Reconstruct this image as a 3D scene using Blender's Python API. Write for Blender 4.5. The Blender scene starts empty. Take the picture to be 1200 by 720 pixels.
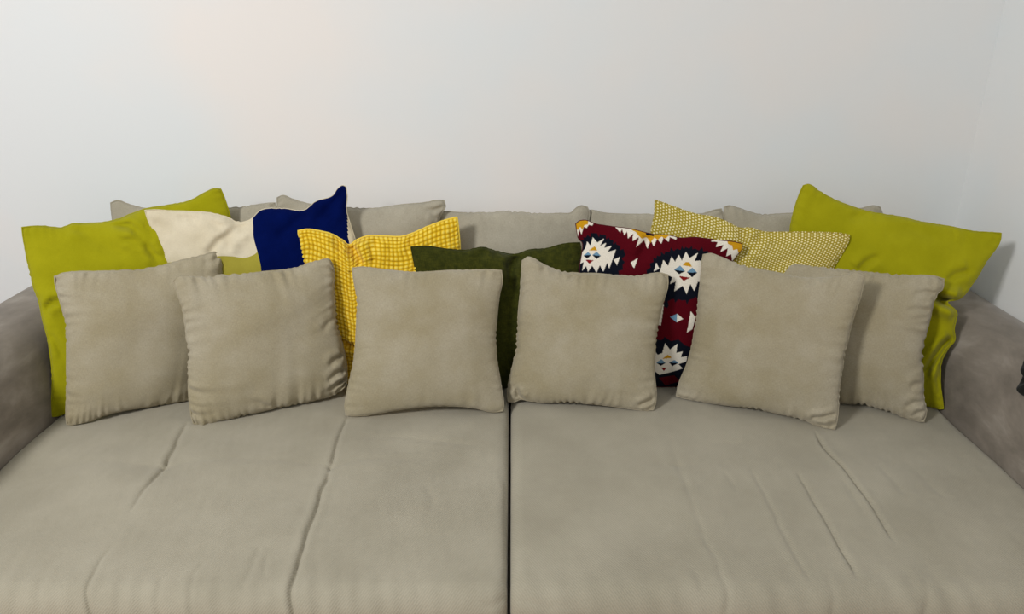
import bpy, bmesh, math, random
import numpy as np
from mathutils import Vector

# ------------------------------------------------------------------ camera, world, lights, exposure
scene = bpy.context.scene
COL = scene.collection
CAM_Z = 1.43
SEAT_Z = 0.43
PITCH = math.radians(21.5)
FPX = 880.0
CT, ST = math.cos(PITCH), math.sin(PITCH)

cam_data = bpy.data.cameras.new('camera')
cam = bpy.data.objects.new('camera', cam_data)
COL.objects.link(cam)
cam.location = (0, 0, CAM_Z)
cam.rotation_euler = (math.pi / 2 - PITCH, 0, 0)
cam_data.sensor_width = 36.0
cam_data.lens = 36.0 * FPX / 1200.0
cam_data.clip_start = 0.05
scene.camera = cam

world = bpy.data.worlds.new('world')
scene.world = world
world.use_nodes = True
bg = world.node_tree.nodes['Background']
bg.inputs['Color'].default_value = (0.93, 0.97, 1.0, 1)
bg.inputs['Strength'].default_value = 0.33

def area(name, loc, target, sx, sy, power, color):
    d = bpy.data.lights.new(name, 'AREA')
    d.shape = 'RECTANGLE'; d.size = sx; d.size_y = sy
    d.energy = power; d.color = color
    o = bpy.data.objects.new(name, d); COL.objects.link(o)
    o.location = loc
    o.rotation_euler = (Vector(target) - Vector(loc)).to_track_quat('-Z', 'Y').to_euler()
    return o
area('window_daylight', (-1.95, -0.6, 2.55), (-0.1, 2.0, 0.8), 0.55, 0.55, 70, (1.0, 0.99, 0.97))
area('ceiling_lamp', (-0.2, -0.2, 2.75), (0.0, 1.3, 0.4), 0.7, 0.7, 5, (1.0, 0.95, 0.88))

scene.view_settings.view_transform = 'Standard'
scene.view_settings.look = 'None'
scene.view_settings.gamma = 1.0
scene.view_settings.use_curve_mapping = False
scene.view_settings.exposure = 0.0

# ------------------------------------------------------------------ helpers
def srgb(r, g, b):
    f = lambda c: (c / 255.0) / 12.92 if c / 255.0 <= 0.04045 else ((c / 255.0 + 0.055) / 1.055) ** 2.4
    return (f(r), f(g), f(b), 1.0)

def ray(x, y):
    u = (np.asarray(x, float) - 600.0) / FPX
    v = (np.asarray(y, float) - 360.0) / FPX
    return u, CT - v * ST, ST + v * CT           # right, forward, down

def at_depth(x, y, Y):
    u, f, d = ray(x, y)
    t = np.asarray(Y, float) / f
    return np.stack([u * t, f * t, CAM_Z - d * t], -1)

def on_seat(x, y, h=0.004):
    u, f, d = ray(x, y)
    t = (CAM_Z - SEAT_Z - h) / d
    return np.stack([u * t, f * t, CAM_Z - d * t], -1)

def seat_row(Y, h=0.004):                       # picture row of a seat point at distance Y
    k = (CAM_Z - SEAT_Z - h) / Y
    return 360.0 + FPX * (k * CT - ST) / (CT + k * ST)

def project(P):
    X, Y, Z = P[..., 0], P[..., 1], P[..., 2] - CAM_Z
    depth = Y * CT - Z * ST
    up = Y * ST + Z * CT
    return 600.0 + FPX * X / depth, 360.0 - FPX * up / depth

def noise2(x, y, rng, wl, n=14):
    out = np.zeros_like(x)
    for _ in range(n):
        a = rng.uniform(0, 2 * math.pi); k = 2 * math.pi / (wl * rng.uniform(0.6, 1.6))
        out += np.sin((x * math.cos(a) + y * math.sin(a)) * k + rng.uniform(0, 6.28))
    return out / math.sqrt(n)

def noise1(s, rng, freq, n=7):
    out = np.zeros_like(s)
    for _ in range(n):
        out += np.sin(2 * math.pi * s * freq * rng.uniform(0.55, 1.5) + rng.uniform(0, 6.28))
    return out / math.sqrt(n)

def resample(pts, n_ts):
    p = np.array(pts, float)
    d = np.concatenate([[0], np.cumsum(np.linalg.norm(np.diff(p, axis=0), axis=1))])
    d /= d[-1]
    # cubic (Catmull-Rom, non-uniform, limited) along the polyline
    m = np.zeros_like(p)
    h = np.diff(d)[:, None]
    sl = np.diff(p, axis=0) / h
    m[0], m[-1] = sl[0], sl[-1]
    m[1:-1] = (sl[:-1] * h[1:] + sl[1:] * h[:-1]) / (h[1:] + h[:-1])
    i = np.clip(np.searchsorted(d, n_ts, side='right') - 1, 0, len(p) - 2)
    hh = (d[i + 1] - d[i])[:, None]; t = ((n_ts - d[i])[:, None]) / hh
    t2, t3 = t * t, t ** 3
    return ((2*t3 - 3*t2 + 1) * p[i] + (t3 - 2*t2 + t) * hh * m[i]
            + (-2*t3 + 3*t2) * p[i+1] + (t3 - t2) * hh * m[i+1])

def dist_poly(px, py, pts):
    """distance to a polyline and 0..1 position along it"""
    best = np.full(px.shape, 1e9); par = np.zeros(px.shape); side = np.zeros(px.shape)
    L = [math.dist(pts[i], pts[i+1]) for i in range(len(pts) - 1)]; tot = sum(L); acc = 0
    for i in range(len(pts) - 1):
        ax, ay = pts[i]; bx, by = pts[i+1]; dx, dy = bx - ax, by - ay
        t = np.clip(((px - ax) * dx + (py - ay) * dy) / (dx*dx + dy*dy), 0, 1)
        dd = np.hypot(px - ax - t*dx, py - ay - t*dy)
        k = dd < best
        best = np.where(k, dd, best); par = np.where(k, (acc + t * L[i]) / tot, par)
        side = np.where(k, np.sign((px - ax) * dy - (py - ay) * dx), side)
        acc += L[i]
    return best, par, side

def in_poly(px, py, poly):
    poly = np.array(poly, float)
    ins = np.zeros(px.shape, bool)
    j = len(poly) - 1
    for i in range(len(poly)):
        xi, yi = poly[i]; xj, yj = poly[j]
        if yi != yj:
            c = ((yi > py) != (yj > py)) & (px < (xj - xi) * (py - yi) / (yj - yi) + xi)
            ins ^= c
        j = i
    return ins

def make_mesh(name, verts, faces, mat, parent=None, uv=None, smooth=True):
    me = bpy.data.meshes.new(name)
    verts = np.asarray(verts, np.float32); faces = np.asarray(faces, np.int32)
    n = faces.shape[1]
    me.vertices.add(len(verts)); me.vertices.foreach_set('co', verts.ravel())
    me.loops.add(faces.size); me.loops.foreach_set('vertex_index', faces.ravel())
    me.polygons.add(len(faces))
    me.polygons.foreach_set('loop_start', np.arange(0, faces.size, n, dtype=np.int32))
    me.update(calc_edges=True)
    if smooth: me.polygons.foreach_set('use_smooth', np.ones(len(faces), bool))
    if uv is not None:
        l = me.uv_layers.new(name='UVMap')
        l.data.foreach_set('uv', np.asarray(uv, np.float32)[faces.ravel()].ravel())
    me.materials.append(mat)
    me.validate()
    o = bpy.data.objects.new(name, me); COL.objects.link(o)
    if parent is not None: o.parent = parent
    return o

def grid_faces(nu, nv, off=0, flip=False):
    i, j = np.meshgrid(np.arange(nu - 1), np.arange(nv - 1), indexing='ij')
    a = (i * nv + j).ravel() + off
    q = np.stack([a, a + nv, a + nv + 1, a + 1], -1)
    return q[:, ::-1] if flip else q

def empty(name, loc=(0, 0, 0)):
    o = bpy.data.objects.new(name, None); COL.objects.link(o); o.location = loc
    o.empty_display_size = 0.1
    return o

def tag(o, label, cat, group=None):
    o['label'] = label; o['category'] = cat
    if group: o['group'] = group
    return o

def keep_parent(o, parent):
    o.parent = parent
    o.matrix_parent_inverse = parent.matrix_world.inverted() if parent.type != 'EMPTY' else o.matrix_parent_inverse

# ------------------------------------------------------------------ materials
def new_mat(name):
    m = bpy.data.materials.new(name); m.use_nodes = True
    nt = m.node_tree
    return m, nt, nt.nodes['Principled BSDF']

def nd(nt, kind, **inp):
    n = nt.nodes.new(kind)
    for k, v in inp.items():
        if k in n.inputs: n.inputs[k].default_value = v
        else: setattr(n, k, v)
    return n

def fabric(name, c1, c2, blotch=9.0, weave=0.0016, bump=0.25, rough=0.92, sheen=0.25, twill=None, twill_amt=0.0, fine=0.10, contrast=(0.35, 0.65), spec=0.15):
    """woven cloth: blotchy colour drift, thread grain, optional diagonal twill"""
    m, nt, b = new_mat(name)
    L = nt.links
    uv = nd(nt, 'ShaderNodeUVMap')
    geo = nd(nt, 'ShaderNodeTexCoord')
    n1 = nd(nt, 'ShaderNodeTexNoise', Scale=blotch, Detail=4.0, Roughness=0.6)
    L.new(geo.outputs['Object'], n1.inputs['Vector'])
    cr = nd(nt, 'ShaderNodeValToRGB')
    cr.color_ramp.elements[0].position = contrast[0]; cr.color_ramp.elements[0].color = c1
    cr.color_ramp.elements[1].position = contrast[1]; cr.color_ramp.elements[1].color = c2
    L.new(n1.outputs['Fac'], cr.inputs['Fac'])
    # thread grain
    mp = nd(nt, 'ShaderNodeMapping'); L.new(uv.outputs['UV'], mp.inputs['Vector'])
    mp.inputs['Scale'].default_value = (1 / weave, 0.22 / weave, 1)
    g1 = nd(nt, 'ShaderNodeTexNoise', Scale=1.0, Detail=1.0); L.new(mp.outputs['Vector'], g1.inputs['Vector'])
    mp2 = nd(nt, 'ShaderNodeMapping'); L.new(uv.outputs['UV'], mp2.inputs['Vector'])
    mp2.inputs['Scale'].default_value = (0.22 / weave, 1 / weave, 1)
    g2 = nd(nt, 'ShaderNodeTexNoise', Scale=1.0, Detail=1.0); L.new(mp2.outputs['Vector'], g2.inputs['Vector'])
    ad = nd(nt, 'ShaderNodeMath', operation='ADD'); L.new(g1.outputs['Fac'], ad.inputs[0]); L.new(g2.outputs['Fac'], ad.inputs[1])
    height = ad.outputs[0]
    if twill:
        mp3 = nd(nt, 'ShaderNodeMapping'); L.new(uv.outputs['UV'], mp3.inputs['Vector'])
        mp3.inputs['Rotation'].default_value = (0, 0, twill)
        w = nd(nt, 'ShaderNodeTexWave', Scale=68.0, Distortion=0.6, Detail=1.0)
        w.inputs['Detail Scale'].default_value = 40.0
        L.new(mp3.outputs['Vector'], w.inputs['Vector'])
        sc = nd(nt, 'ShaderNodeMath', operation='MULTIPLY'); L.new(w.outputs['Fac'], sc.inputs[0]); sc.inputs[1].default_value = twill_amt
        a2 = nd(nt, 'ShaderNodeMath', operation='ADD'); L.new(height, a2.inputs[0]); L.new(sc.outputs[0], a2.inputs[1])
        height = a2.outputs[0]
    mr = nd(nt, 'ShaderNodeMapRange'); L.new(height, mr.inputs['Value'])
    mr.inputs['From Min'].default_value = 0.5; mr.inputs['From Max'].default_value = 1.5 + twill_amt
    mr.inputs['To Min'].default_value = 1 - fine; mr.inputs['To Max'].default_value = 1 + fine
    hv = nd(nt, 'ShaderNodeHueSaturation'); L.new(cr.outputs['Color'], hv.inputs['Color']); L.new(mr.outputs['Result'], hv.inputs['Value'])
    L.new(hv.outputs['Color'], b.inputs['Base Color'])
    bp = nd(nt, 'ShaderNodeBump', Strength=bump, Distance=0.0012); L.new(height, bp.inputs['Height'])
    L.new(bp.outputs['Normal'], b.inputs['Normal'])
    b.inputs['Roughness'].default_value = rough
    b.inputs['Specular IOR Level'].default_value = spec
    b.inputs['Sheen Weight'].default_value = sheen
    b.inputs['Sheen Roughness'].default_value = 0.5
    return m

M = {}
M['grey'] = fabric('grey_linen_cloth', srgb(158, 147, 119), srgb(174, 165, 144), blotch=5.5, fine=0.16)
M['grey_back'] = fabric('grey_back_cushion_cloth', srgb(164, 157, 139), srgb(177, 170, 152), fine=0.14)
M['seat_l'] = fabric('grey_twill_upholstery', srgb(161, 154, 135), srgb(173, 166, 147), blotch=5, twill=math.radians(35), twill_amt=0.9, bump=0.35)
M['seat_r'] = fabric('grey_twill_upholstery_mirrored', srgb(161, 154, 135), srgb(173, 166, 147), blotch=5, twill=math.radians(-35), twill_amt=0.9, bump=0.35)
M['lime'] = fabric('lime_cotton', srgb(152, 148, 4), srgb(164, 159, 12), fine=0.05, sheen=0.12)
M['cream'] = fabric('cream_linen', srgb(212, 200, 172), srgb(224, 213, 187), fine=0.07)
M['blue'] = fabric('navy_cotton', srgb(0, 12, 66), srgb(1, 17, 78), fine=0.10, sheen=0.0, spec=0.05)
M['olive_panel'] = fabric('moss_panel_cotton', srgb(160, 150, 52), srgb(170, 160, 62), fine=0.06)
M['forest'] = fabric('forest_green_wool', srgb(46, 50, 8), srgb(62, 64, 14), blotch=60, weave=0.003, bump=0.7, fine=0.35, sheen=0.08)
M['black'] = fabric('black_knit', srgb(20, 21, 19), srgb(34, 35, 31), blotch=40, weave=0.003, bump=0.7, fine=0.3, sheen=0.1)

def microfibre():
    m, nt, b = new_mat('taupe_microfibre'); L = nt.links
    tc = nd(nt, 'ShaderNodeTexCoord')
    mp = nd(nt, 'ShaderNodeMapping'); L.new(tc.outputs['Object'], mp.inputs['Vector']); mp.inputs['Scale'].default_value = (1.0, 0.6, 1.3)
    n = nd(nt, 'ShaderNodeTexNoise', Scale=9.0, Detail=5.0, Roughness=0.6, Distortion=0.3); L.new(mp.outputs['Vector'], n.inputs['Vector'])
    cr = nd(nt, 'ShaderNodeValToRGB')
    e = cr.color_ramp.elements
    e[0].position = 0.3; e[0].color = srgb(114, 106, 96)
    e[1].position = 0.72; e[1].color = srgb(168, 159, 148)
    k = e.new(0.52); k.color = srgb(139, 130, 119)
    L.new(n.outputs['Fac'], cr.inputs['Fac']); L.new(cr.outputs['Color'], b.inputs['Base Color'])
    n2 = nd(nt, 'ShaderNodeTexNoise', Scale=420.0, Detail=2.0); L.new(tc.outputs['Object'], n2.inputs['Vector'])
    bp = nd(nt, 'ShaderNodeBump', Strength=0.2, Distance=0.001); L.new(n2.outputs['Fac'], bp.inputs['Height']); L.new(bp.outputs['Normal'], b.inputs['Normal'])
    b.inputs['Roughness'].default_value = 0.85; b.inputs['Specular IOR Level'].default_value = 0.2
    b.inputs['Sheen Weight'].default_value = 0.35; b.inputs['Sheen Roughness'].default_value = 0.35
    return m
M['arm'] = microfibre()

def plaster():
    m, nt, b = new_mat('white_wall_paint'); L = nt.links
    tc = nd(nt, 'ShaderNodeTexCoord')
    n = nd(nt, 'ShaderNodeTexNoise', Scale=1.6, Detail=3.0); L.new(tc.outputs['Object'], n.inputs['Vector'])
    cr = nd(nt, 'ShaderNodeValToRGB')
    cr.color_ramp.elements[0].position = 0.4; cr.color_ramp.elements[0].color = srgb(232, 236, 237)
    cr.color_ramp.elements[1].position = 0.65; cr.color_ramp.elements[1].color = srgb(240, 236, 232)
    L.new(n.outputs['Fac'], cr.inputs['Fac']); L.new(cr.outputs['Color'], b.inputs['Base Color'])
    n2 = nd(nt, 'ShaderNodeTexNoise', Scale=160.0, Detail=3.0); L.new(tc.outputs['Object'], n2.inputs['Vector'])
    bp = nd(nt, 'ShaderNodeBump', Strength=0.06, Distance=0.002); L.new(n2.outputs['Fac'], bp.inputs['Height']); L.new(bp.outputs['Normal'], b.inputs['Normal'])
    b.inputs['Roughness'].default_value = 0.75; b.inputs['Specular IOR Level'].default_value = 0.25
    return m
M['wall'] = plaster()

def wood_floor():
    m, nt, b = new_mat('warm_laminate'); L = nt.links
    tc = nd(nt, 'ShaderNodeTexCoord'); mp = nd(nt, 'ShaderNodeMapping'); L.new(tc.outputs['Object'], mp.inputs['Vector'])
    mp.inputs['Scale'].default_value = (6, 0.7, 1)
    n = nd(nt, 'ShaderNodeTexNoise', Scale=3.0, Detail=6.0, Distortion=0.6); L.new(mp.outputs['Vector'], n.inputs['Vector'])
    cr = nd(nt, 'ShaderNodeValToRGB')
    cr.color_ramp.elements[0].color = srgb(150, 104, 70); cr.color_ramp.elements[1].color = srgb(190, 140, 98)
    L.new(n.outputs['Fac'], cr.inputs['Fac']); L.new(cr.outputs['Color'], b.inputs['Base Color'])
    b.inputs['Roughness'].default_value = 0.5
    return m
M['floor'] = wood_floor()

def yellow_mat():
    """waffle knit: pale thread crowns, darker hollows, both from the knit's own height"""
    m, nt, b = new_mat('yellow_waffle_knit'); L = nt.links
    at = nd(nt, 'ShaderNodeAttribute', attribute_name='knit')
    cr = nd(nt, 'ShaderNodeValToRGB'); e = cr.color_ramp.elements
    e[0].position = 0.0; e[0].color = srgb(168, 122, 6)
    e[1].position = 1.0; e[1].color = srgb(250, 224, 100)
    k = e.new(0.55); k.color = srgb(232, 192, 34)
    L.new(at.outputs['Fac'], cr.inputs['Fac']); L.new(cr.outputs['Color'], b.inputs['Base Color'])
    b.inputs['Roughness'].default_value = 0.9; b.inputs['Specular IOR Level'].default_value = 0.1
    b.inputs['Sheen Weight'].default_value = 0.2
    return m
M['yellow'] = yellow_mat()

def dots_mat():
    m, nt, b = new_mat('ochre_cloth_with_cream_dots'); L = nt.links
    uv = nd(nt, 'ShaderNodeUVMap'); mp = nd(nt, 'ShaderNodeMapping'); L.new(uv.outputs['UV'], mp.inputs['Vector'])
    mp.inputs['Scale'].default_value = (1 / 0.0166, 1 / 0.0091, 1)
    def lattice(off):
        a = nd(nt, 'ShaderNodeVectorMath', operation='ADD'); L.new(mp.outputs['Vector'], a.inputs[0]); a.inputs[1].default_value = (off, off, 0)
        f = nd(nt, 'ShaderNodeVectorMath', operation='FRACTION'); L.new(a.outputs[0], f.inputs[0])
        s = nd(nt, 'ShaderNodeVectorMath', operation='SUBTRACT'); L.new(f.outputs[0], s.inputs[0]); s.inputs[1].default_value = (0.5, 0.5, 0)
        mu = nd(nt, 'ShaderNodeVectorMath', operation='MULTIPLY'); L.new(s.outputs[0], mu.inputs[0]); mu.inputs[1].default_value = (1.83, 1.0, 0)
        l = nd(nt, 'ShaderNodeVectorMath', operation='LENGTH'); L.new(mu.outputs[0], l.inputs[0])
        return l.outputs['Value']
    mn = nd(nt, 'ShaderNodeMath', operation='MINIMUM'); L.new(lattice(0.0), mn.inputs[0]); L.new(lattice(0.5), mn.inputs[1])
    mr = nd(nt, 'ShaderNodeMapRange'); L.new(mn.outputs[0], mr.inputs['Value'])
    mr.inputs['From Min'].default_value = 0.23; mr.inputs['From Max'].default_value = 0.34; mr.inputs['To Min'].default_value = 1; mr.inputs['To Max'].default_value = 0
    mx = nd(nt, 'ShaderNodeMix', data_type='RGBA')
    L.new(mr.outputs['Result'], mx.inputs[0])
    mx.inputs[6].default_value = srgb(170, 149, 46); mx.inputs[7].default_value = srgb(242, 233, 178)
    L.new(mx.outputs[2], b.inputs['Base Color'])
    b.inputs['Roughness'].default_value = 0.9; b.inputs['Specular IOR Level'].default_value = 0.15
    return m
M['dots'] = dots_mat()

def printed_mat():
    m, nt, b = new_mat('kilim_print_cotton'); L = nt.links
    at = nd(nt, 'ShaderNodeAttribute', attribute_name='print')
    uv = nd(nt, 'ShaderNodeUVMap'); mp = nd(nt, 'ShaderNodeMapping'); L.new(uv.outputs['UV'], mp.inputs['Vector'])
    mp.inputs['Scale'].default_value = (400, 400, 1)
    n = nd(nt, 'ShaderNodeTexNoise', Scale=1.0, Detail=2.0); L.new(mp.outputs['Vector'], n.inputs['Vector'])
    mr = nd(nt, 'ShaderNodeMapRange'); L.new(n.outputs['Fac'], mr.inputs['Value']); mr.inputs['To Min'].default_value = 0.75; mr.inputs['To Max'].default_value = 1.25
    hv = nd(nt, 'ShaderNodeHueSaturation'); L.new(at.outputs['Color'], hv.inputs['Color']); L.new(mr.outputs['Result'], hv.inputs['Value'])
    L.new(hv.outputs['Color'], b.inputs['Base Color'])
    bp = nd(nt, 'ShaderNodeBump', Strength=0.3, Distance=0.001); L.new(n.outputs['Fac'], bp.inputs['Height']); L.new(bp.outputs['Normal'], b.inputs['Normal'])
    b.inputs['Roughness'].default_value = 0.92; b.inputs['Specular IOR Level'].default_value = 0.1
    return m
M['print'] = printed_mat()

def plain(name, c, rough=0.6):
    m, nt, b = new_mat(name)
    tc = nd(nt, 'ShaderNodeTexCoord'); n = nd(nt, 'ShaderNodeTexNoise', Scale=30.0, Detail=3.0)
    nt.links.new(tc.outputs['Object'], n.inputs['Vector'])
    cr = nd(nt, 'ShaderNodeValToRGB')
    cr.color_ramp.elements[0].color = tuple(x * 0.85 for x in c[:3]) + (1,); cr.color_ramp.elements[1].color = c
    nt.links.new(n.outputs['Fac'], cr.inputs['Fac']); nt.links.new(cr.outputs['Color'], b.inputs['Base Color'])
    b.inputs['Roughness'].default_value = rough
    return m
M['leg'] = plain('dark_plastic', srgb(40, 36, 34))

# ------------------------------------------------------------------ room
BACK_Y, RIGHT_X = 2.24, 1.362
def slab(name, lo, hi, mat, parent=None, structure=False, bevel=0.0):
    bm = bmesh.new(); bmesh.ops.create_cube(bm, size=1)
    for v in bm.verts:
        v.co = Vector([lo[i] + (v.co[i] + 0.5) * (hi[i] - lo[i]) for i in range(3)])
    if bevel: bmesh.ops.bevel(bm, geom=bm.edges[:], offset=bevel, segments=4, profile=0.5, affect='EDGES')
    me = bpy.data.meshes.new(name); bm.to_mesh(me); bm.free(); me.materials.append(mat)
    if bevel:
        for p in me.polygons: p.use_smooth = True
    o = bpy.data.objects.new(name, me); COL.objects.link(o)
    if parent: o.parent = parent
    if structure: o['kind'] = 'structure'
    return o
slab('wall_back', (-4.2, BACK_Y, 0), (RIGHT_X + 0.12, BACK_Y + 0.12, 2.9), M['wall'], structure=True)
slab('wall_right', (RIGHT_X, -1.6, 0), (RIGHT_X + 0.12, BACK_Y, 2.9), M['wall'], structure=True)
slab('floor', (-4.2, -1.6, -0.1), (RIGHT_X + 0.12, BACK_Y + 0.12, 0), M['floor'], structure=True)

# ------------------------------------------------------------------ sofa
AL, AR = -1.215, 1.165          # inner faces of the armrests
OL, OR_ = -1.446, 1.356         # outer faces
ARM_Z = SEAT_Z + 0.24
FRONT_Y = 1.076
sofa = empty('sofa')
tag(sofa, 'deep grey twill sofa with taupe suede-like armrests standing against the white wall', 'sofa')

def arm_profile(inner, outer):
    """(x, z) outline from the inner foot over the top to the outer foot"""
    sg = 1 if outer > inner else -1
    p = []
    for z in np.linspace(0.06, ARM_Z - 0.17, 16): p.append((inner - sg * 0.004 * math.sin(z * 5), z))
    for a in np.linspace(0, math.pi / 2, 14)[1:]:
        p.append((inner + sg * (0.105 - 0.105 * math.cos(a)), ARM_Z - 0.17 + 0.17 * math.sin(a)))
    xe = outer - sg * 0.02
    x0 = inner + sg * 0.105
    for t in np.linspace(0, 1, 8)[1:]: p.append((x0 + (xe - x0) * t, ARM_Z + 0.004 * math.sin(math.pi * t)))
    for a in np.linspace(0, math.pi / 2, 6)[1:]: p.append((xe + sg * 0.02 * math.sin(a), ARM_Z - 0.02 + 0.02 * math.cos(a)))
    for z in np.linspace(ARM_Z - 0.02, 0.06, 12)[1:]: p.append((outer, z))
    return p

def armrest(inner, outer, seed):
    rng = np.random.RandomState(seed)
    prof = np.array(arm_profile(inner, outer))
    c = prof.mean(0)
    ys = np.concatenate([1.0 + 0.05 * (1 - np.cos(np.linspace(0, math.pi / 2, 8))), np.linspace(1.05, BACK_Y - 0.006, 90)[1:]])
    V = []
    for y in ys:
        d = max(0.0, 1.05 - y)
        k = 1 - 0.05 / 0.12 * (1 - math.sqrt(max(0, 1 - (d / 0.0501) ** 2)))
        k = 0.55 + 0.45 * k if d > 0 else 1.0
        q = c + (prof - c) * np.array([k, (1 + k) / 2])
        V.append(np.column_stack([q[:, 0], np.full(len(q), y), q[:, 1]]))
    V = np.array(V)
    nrm = np.zeros(prof.shape); tg = np.gradient(prof, axis=0); nrm[:, 0] = -tg[:, 1]; nrm[:, 1] = tg[:, 0]
    nrm /= np.linalg.norm(nrm, axis=1)[:, None]
    if (nrm[5, 0] > 0) == (outer > inner): nrm *= -1
    arc = np.concatenate([[0], np.cumsum(np.linalg.norm(np.diff(prof, axis=0), axis=1))])
    A, Yg = np.meshgrid(arc, ys); 
    disp = 0.0009 * noise2(A, Yg, rng, 0.16) + 0.0004 * noise2(A, Yg, rng, 0.05)
    lim = np.clip((arc[-1] - arc - 0.72) / 0.1, 0, 1)
    V[:, :, 0] += disp * nrm[None, :, 0] * lim; V[:, :, 2] += disp * nrm[None, :, 1] * lim
    nu, nv = len(ys), len(prof)
    verts = V.reshape(-1, 3)
    o = make_mesh('armrest', verts, grid_faces(nu, nv), M['arm'], sofa)
    bm = bmesh.new(); bm.from_mesh(o.data)
    bmesh.ops.holes_fill(bm, edges=[e for e in bm.edges if e.is_boundary], sides=0)
    bmesh.ops.recalc_face_normals(bm, faces=bm.faces); bm.to_mesh(o.data); bm.free()
    return o
a1 = armrest(AL, OL, 3); a1['label'] = 'taupe suede-like armrest'
a2 = armrest(AR, OR_, 4); a2['label'] = 'taupe suede-like armrest'

slab('base', (OL + 0.012, FRONT_Y + 0.03, 0.05), (OR_ - 0.012, BACK_Y - 0.01, 0.30), M['arm'], sofa, bevel=0.015)
slab('backrest', (AL - 0.01, 2.165, 0.28), (AR + 0.01, BACK_Y - 0.008, 0.70), M['grey'], sofa, bevel=0.025)
for lx in (-1.3, 1.22):
    for ly in (1.15, 2.12):
        bm = bmesh.new(); bmesh.ops.create_cone(bm, cap_ends=True, segments=20, radius1=0.02, radius2=0.03, depth=0.06)
        me = bpy.data.meshes.new('leg'); bm.to_mesh(me); bm.free(); me.materials.append(M['leg'])
        o = bpy.data.objects.new('leg', me); COL.objects.link(o); o.location = (lx, ly, 0.03); o.parent = sofa

def seat_xy(pts):
    r = []
    for x, y in pts:
        q = on_seat(x, y, 0.0); r.append((float(q[0]), float(q[1])))
    return r

def seat(x0, x1, mat, strokes, tufts, seed):
    rng = np.random.RandomState(seed)
    nx = 480
    t = np.linspace(0, 1, nx); xs = x0 + (x1 - x0) * (0.12 * (0.5 - 0.5 * np.cos(math.pi * t)) + 0.88 * t)
    r = 0.055
    s_top = np.linspace(2.20, FRONT_Y + r, 360)
    arc = np.linspace(0, math.pi / 2, 26)[1:]
    prof = [(y, SEAT_Z, 0, 1) for y in s_top]
    prof += [(FRONT_Y + r - r * math.sin(a), SEAT_Z - r + r * math.cos(a), -math.sin(a), math.cos(a)) for a in arc]
    prof += [(FRONT_Y - 0.006 * math.sin(math.pi * k), SEAT_Z - r - 0.15 * k, -1, 0) for k in np.linspace(0, 1, 24)[1:]]
    prof = np.array(prof)
    sl = np.concatenate([[0], np.cumsum(np.hypot(np.diff(prof[:, 0]), np.diff(prof[:, 1])))])
    S = 2.20 - sl                                # unrolled length; equals y on the flat top
    X, SS = np.meshgrid(xs, S)
    h = 0.0024 * noise2(X, SS, rng, 0.40) + 0.0005 * noise2(X, SS, rng, 0.13) + 0.0002 * noise2(X * 2, SS * .7, rng, 0.05)
    # soft crown between the stitched lines and roll-off at both sides
    for xe, rr in ((x0, 0.03), (x1, 0.03)):
        d = np.abs(X - xe)
        h -= np.where(d < rr, rr * 0.8 * (1 - np.sqrt(np.clip(1 - ((rr - d) / rr) ** 2, 0, 1))), 0)
    for pts, D, w, s0, s1 in strokes:
        q = seat_xy(pts)
        d, par, side = dist_poly(X + 0.0015 * noise1(SS, rng, 9), SS, q)
        fade = (s0 + (s1 - s0) * par) * np.clip(np.minimum(par, 1 - par) / 0.10, 0.45 if D >= 0.0055 else 0.0, 1)
        if D >= 0.0040: h -= 0.75 * fade * D * np.exp(-(d / 0.0026) ** 2)      # the stitched line itself is a sharp nick
        h += fade * D * (-0.75 * np.exp(-(d / w) ** 2) + 0.42 * np.exp(-((d - 2.3 * w) / (1.7 * w)) ** 2) * np.where(side > 0, 1.0, 0.6))
    for (tx, ty), D in tufts:
        q = seat_xy([(tx, ty)])[0]
        d = np.hypot((X - q[0]), (SS - q[1]))
        h -= D * np.exp(-(d / 0.055) ** 2) + 0.8 * D * np.exp(-(d / 0.012) ** 2)
    # small gathers along the front edge
    g = np.exp(-((SS - (FRONT_Y + 0.0)) / 0.07) ** 2)
    h += 0.0010 * g * noise1(X + 0.18 * SS, rng, 24)
    Y = prof[:, 0][:, None] + h * prof[:, 2][:, None]
    Z = prof[:, 1][:, None] + h * prof[:, 3][:, None]
    V = np.stack([X, Y + 0 * X, Z + 0 * X], -1).reshape(-1, 3)
    uv = np.stack([X, SS], -1).reshape(-1, 2)
    # skirt so that the cushion has sides
    F = grid_faces(len(S), nx)
    o = make_mesh('seat_cushion', V, F, mat, sofa, uv)
    bm = bmesh.new(); bm.from_mesh(o.data)
    ed = [e for e in bm.edges if e.is_boundary and (abs(e.verts[0].co.x - x0) < 1e-4 and abs(e.verts[1].co.x - x0) < 1e-4 or abs(e.verts[0].co.x - x1) < 1e-4 and abs(e.verts[1].co.x - x1) < 1e-4)]
    ret = bmesh.ops.extrude_edge_only(bm, edges=ed)
    for v in [e for e in ret['geom'] if isinstance(e, bmesh.types.BMVert)]:
        v.co.z = min(v.co.z, 0.24)
    bmesh.ops.recalc_face_normals(bm, faces=bm.faces)
    bm.to_mesh(o.data); bm.free()
    for p in o.data.polygons: p.use_smooth = True
    return o

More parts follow.
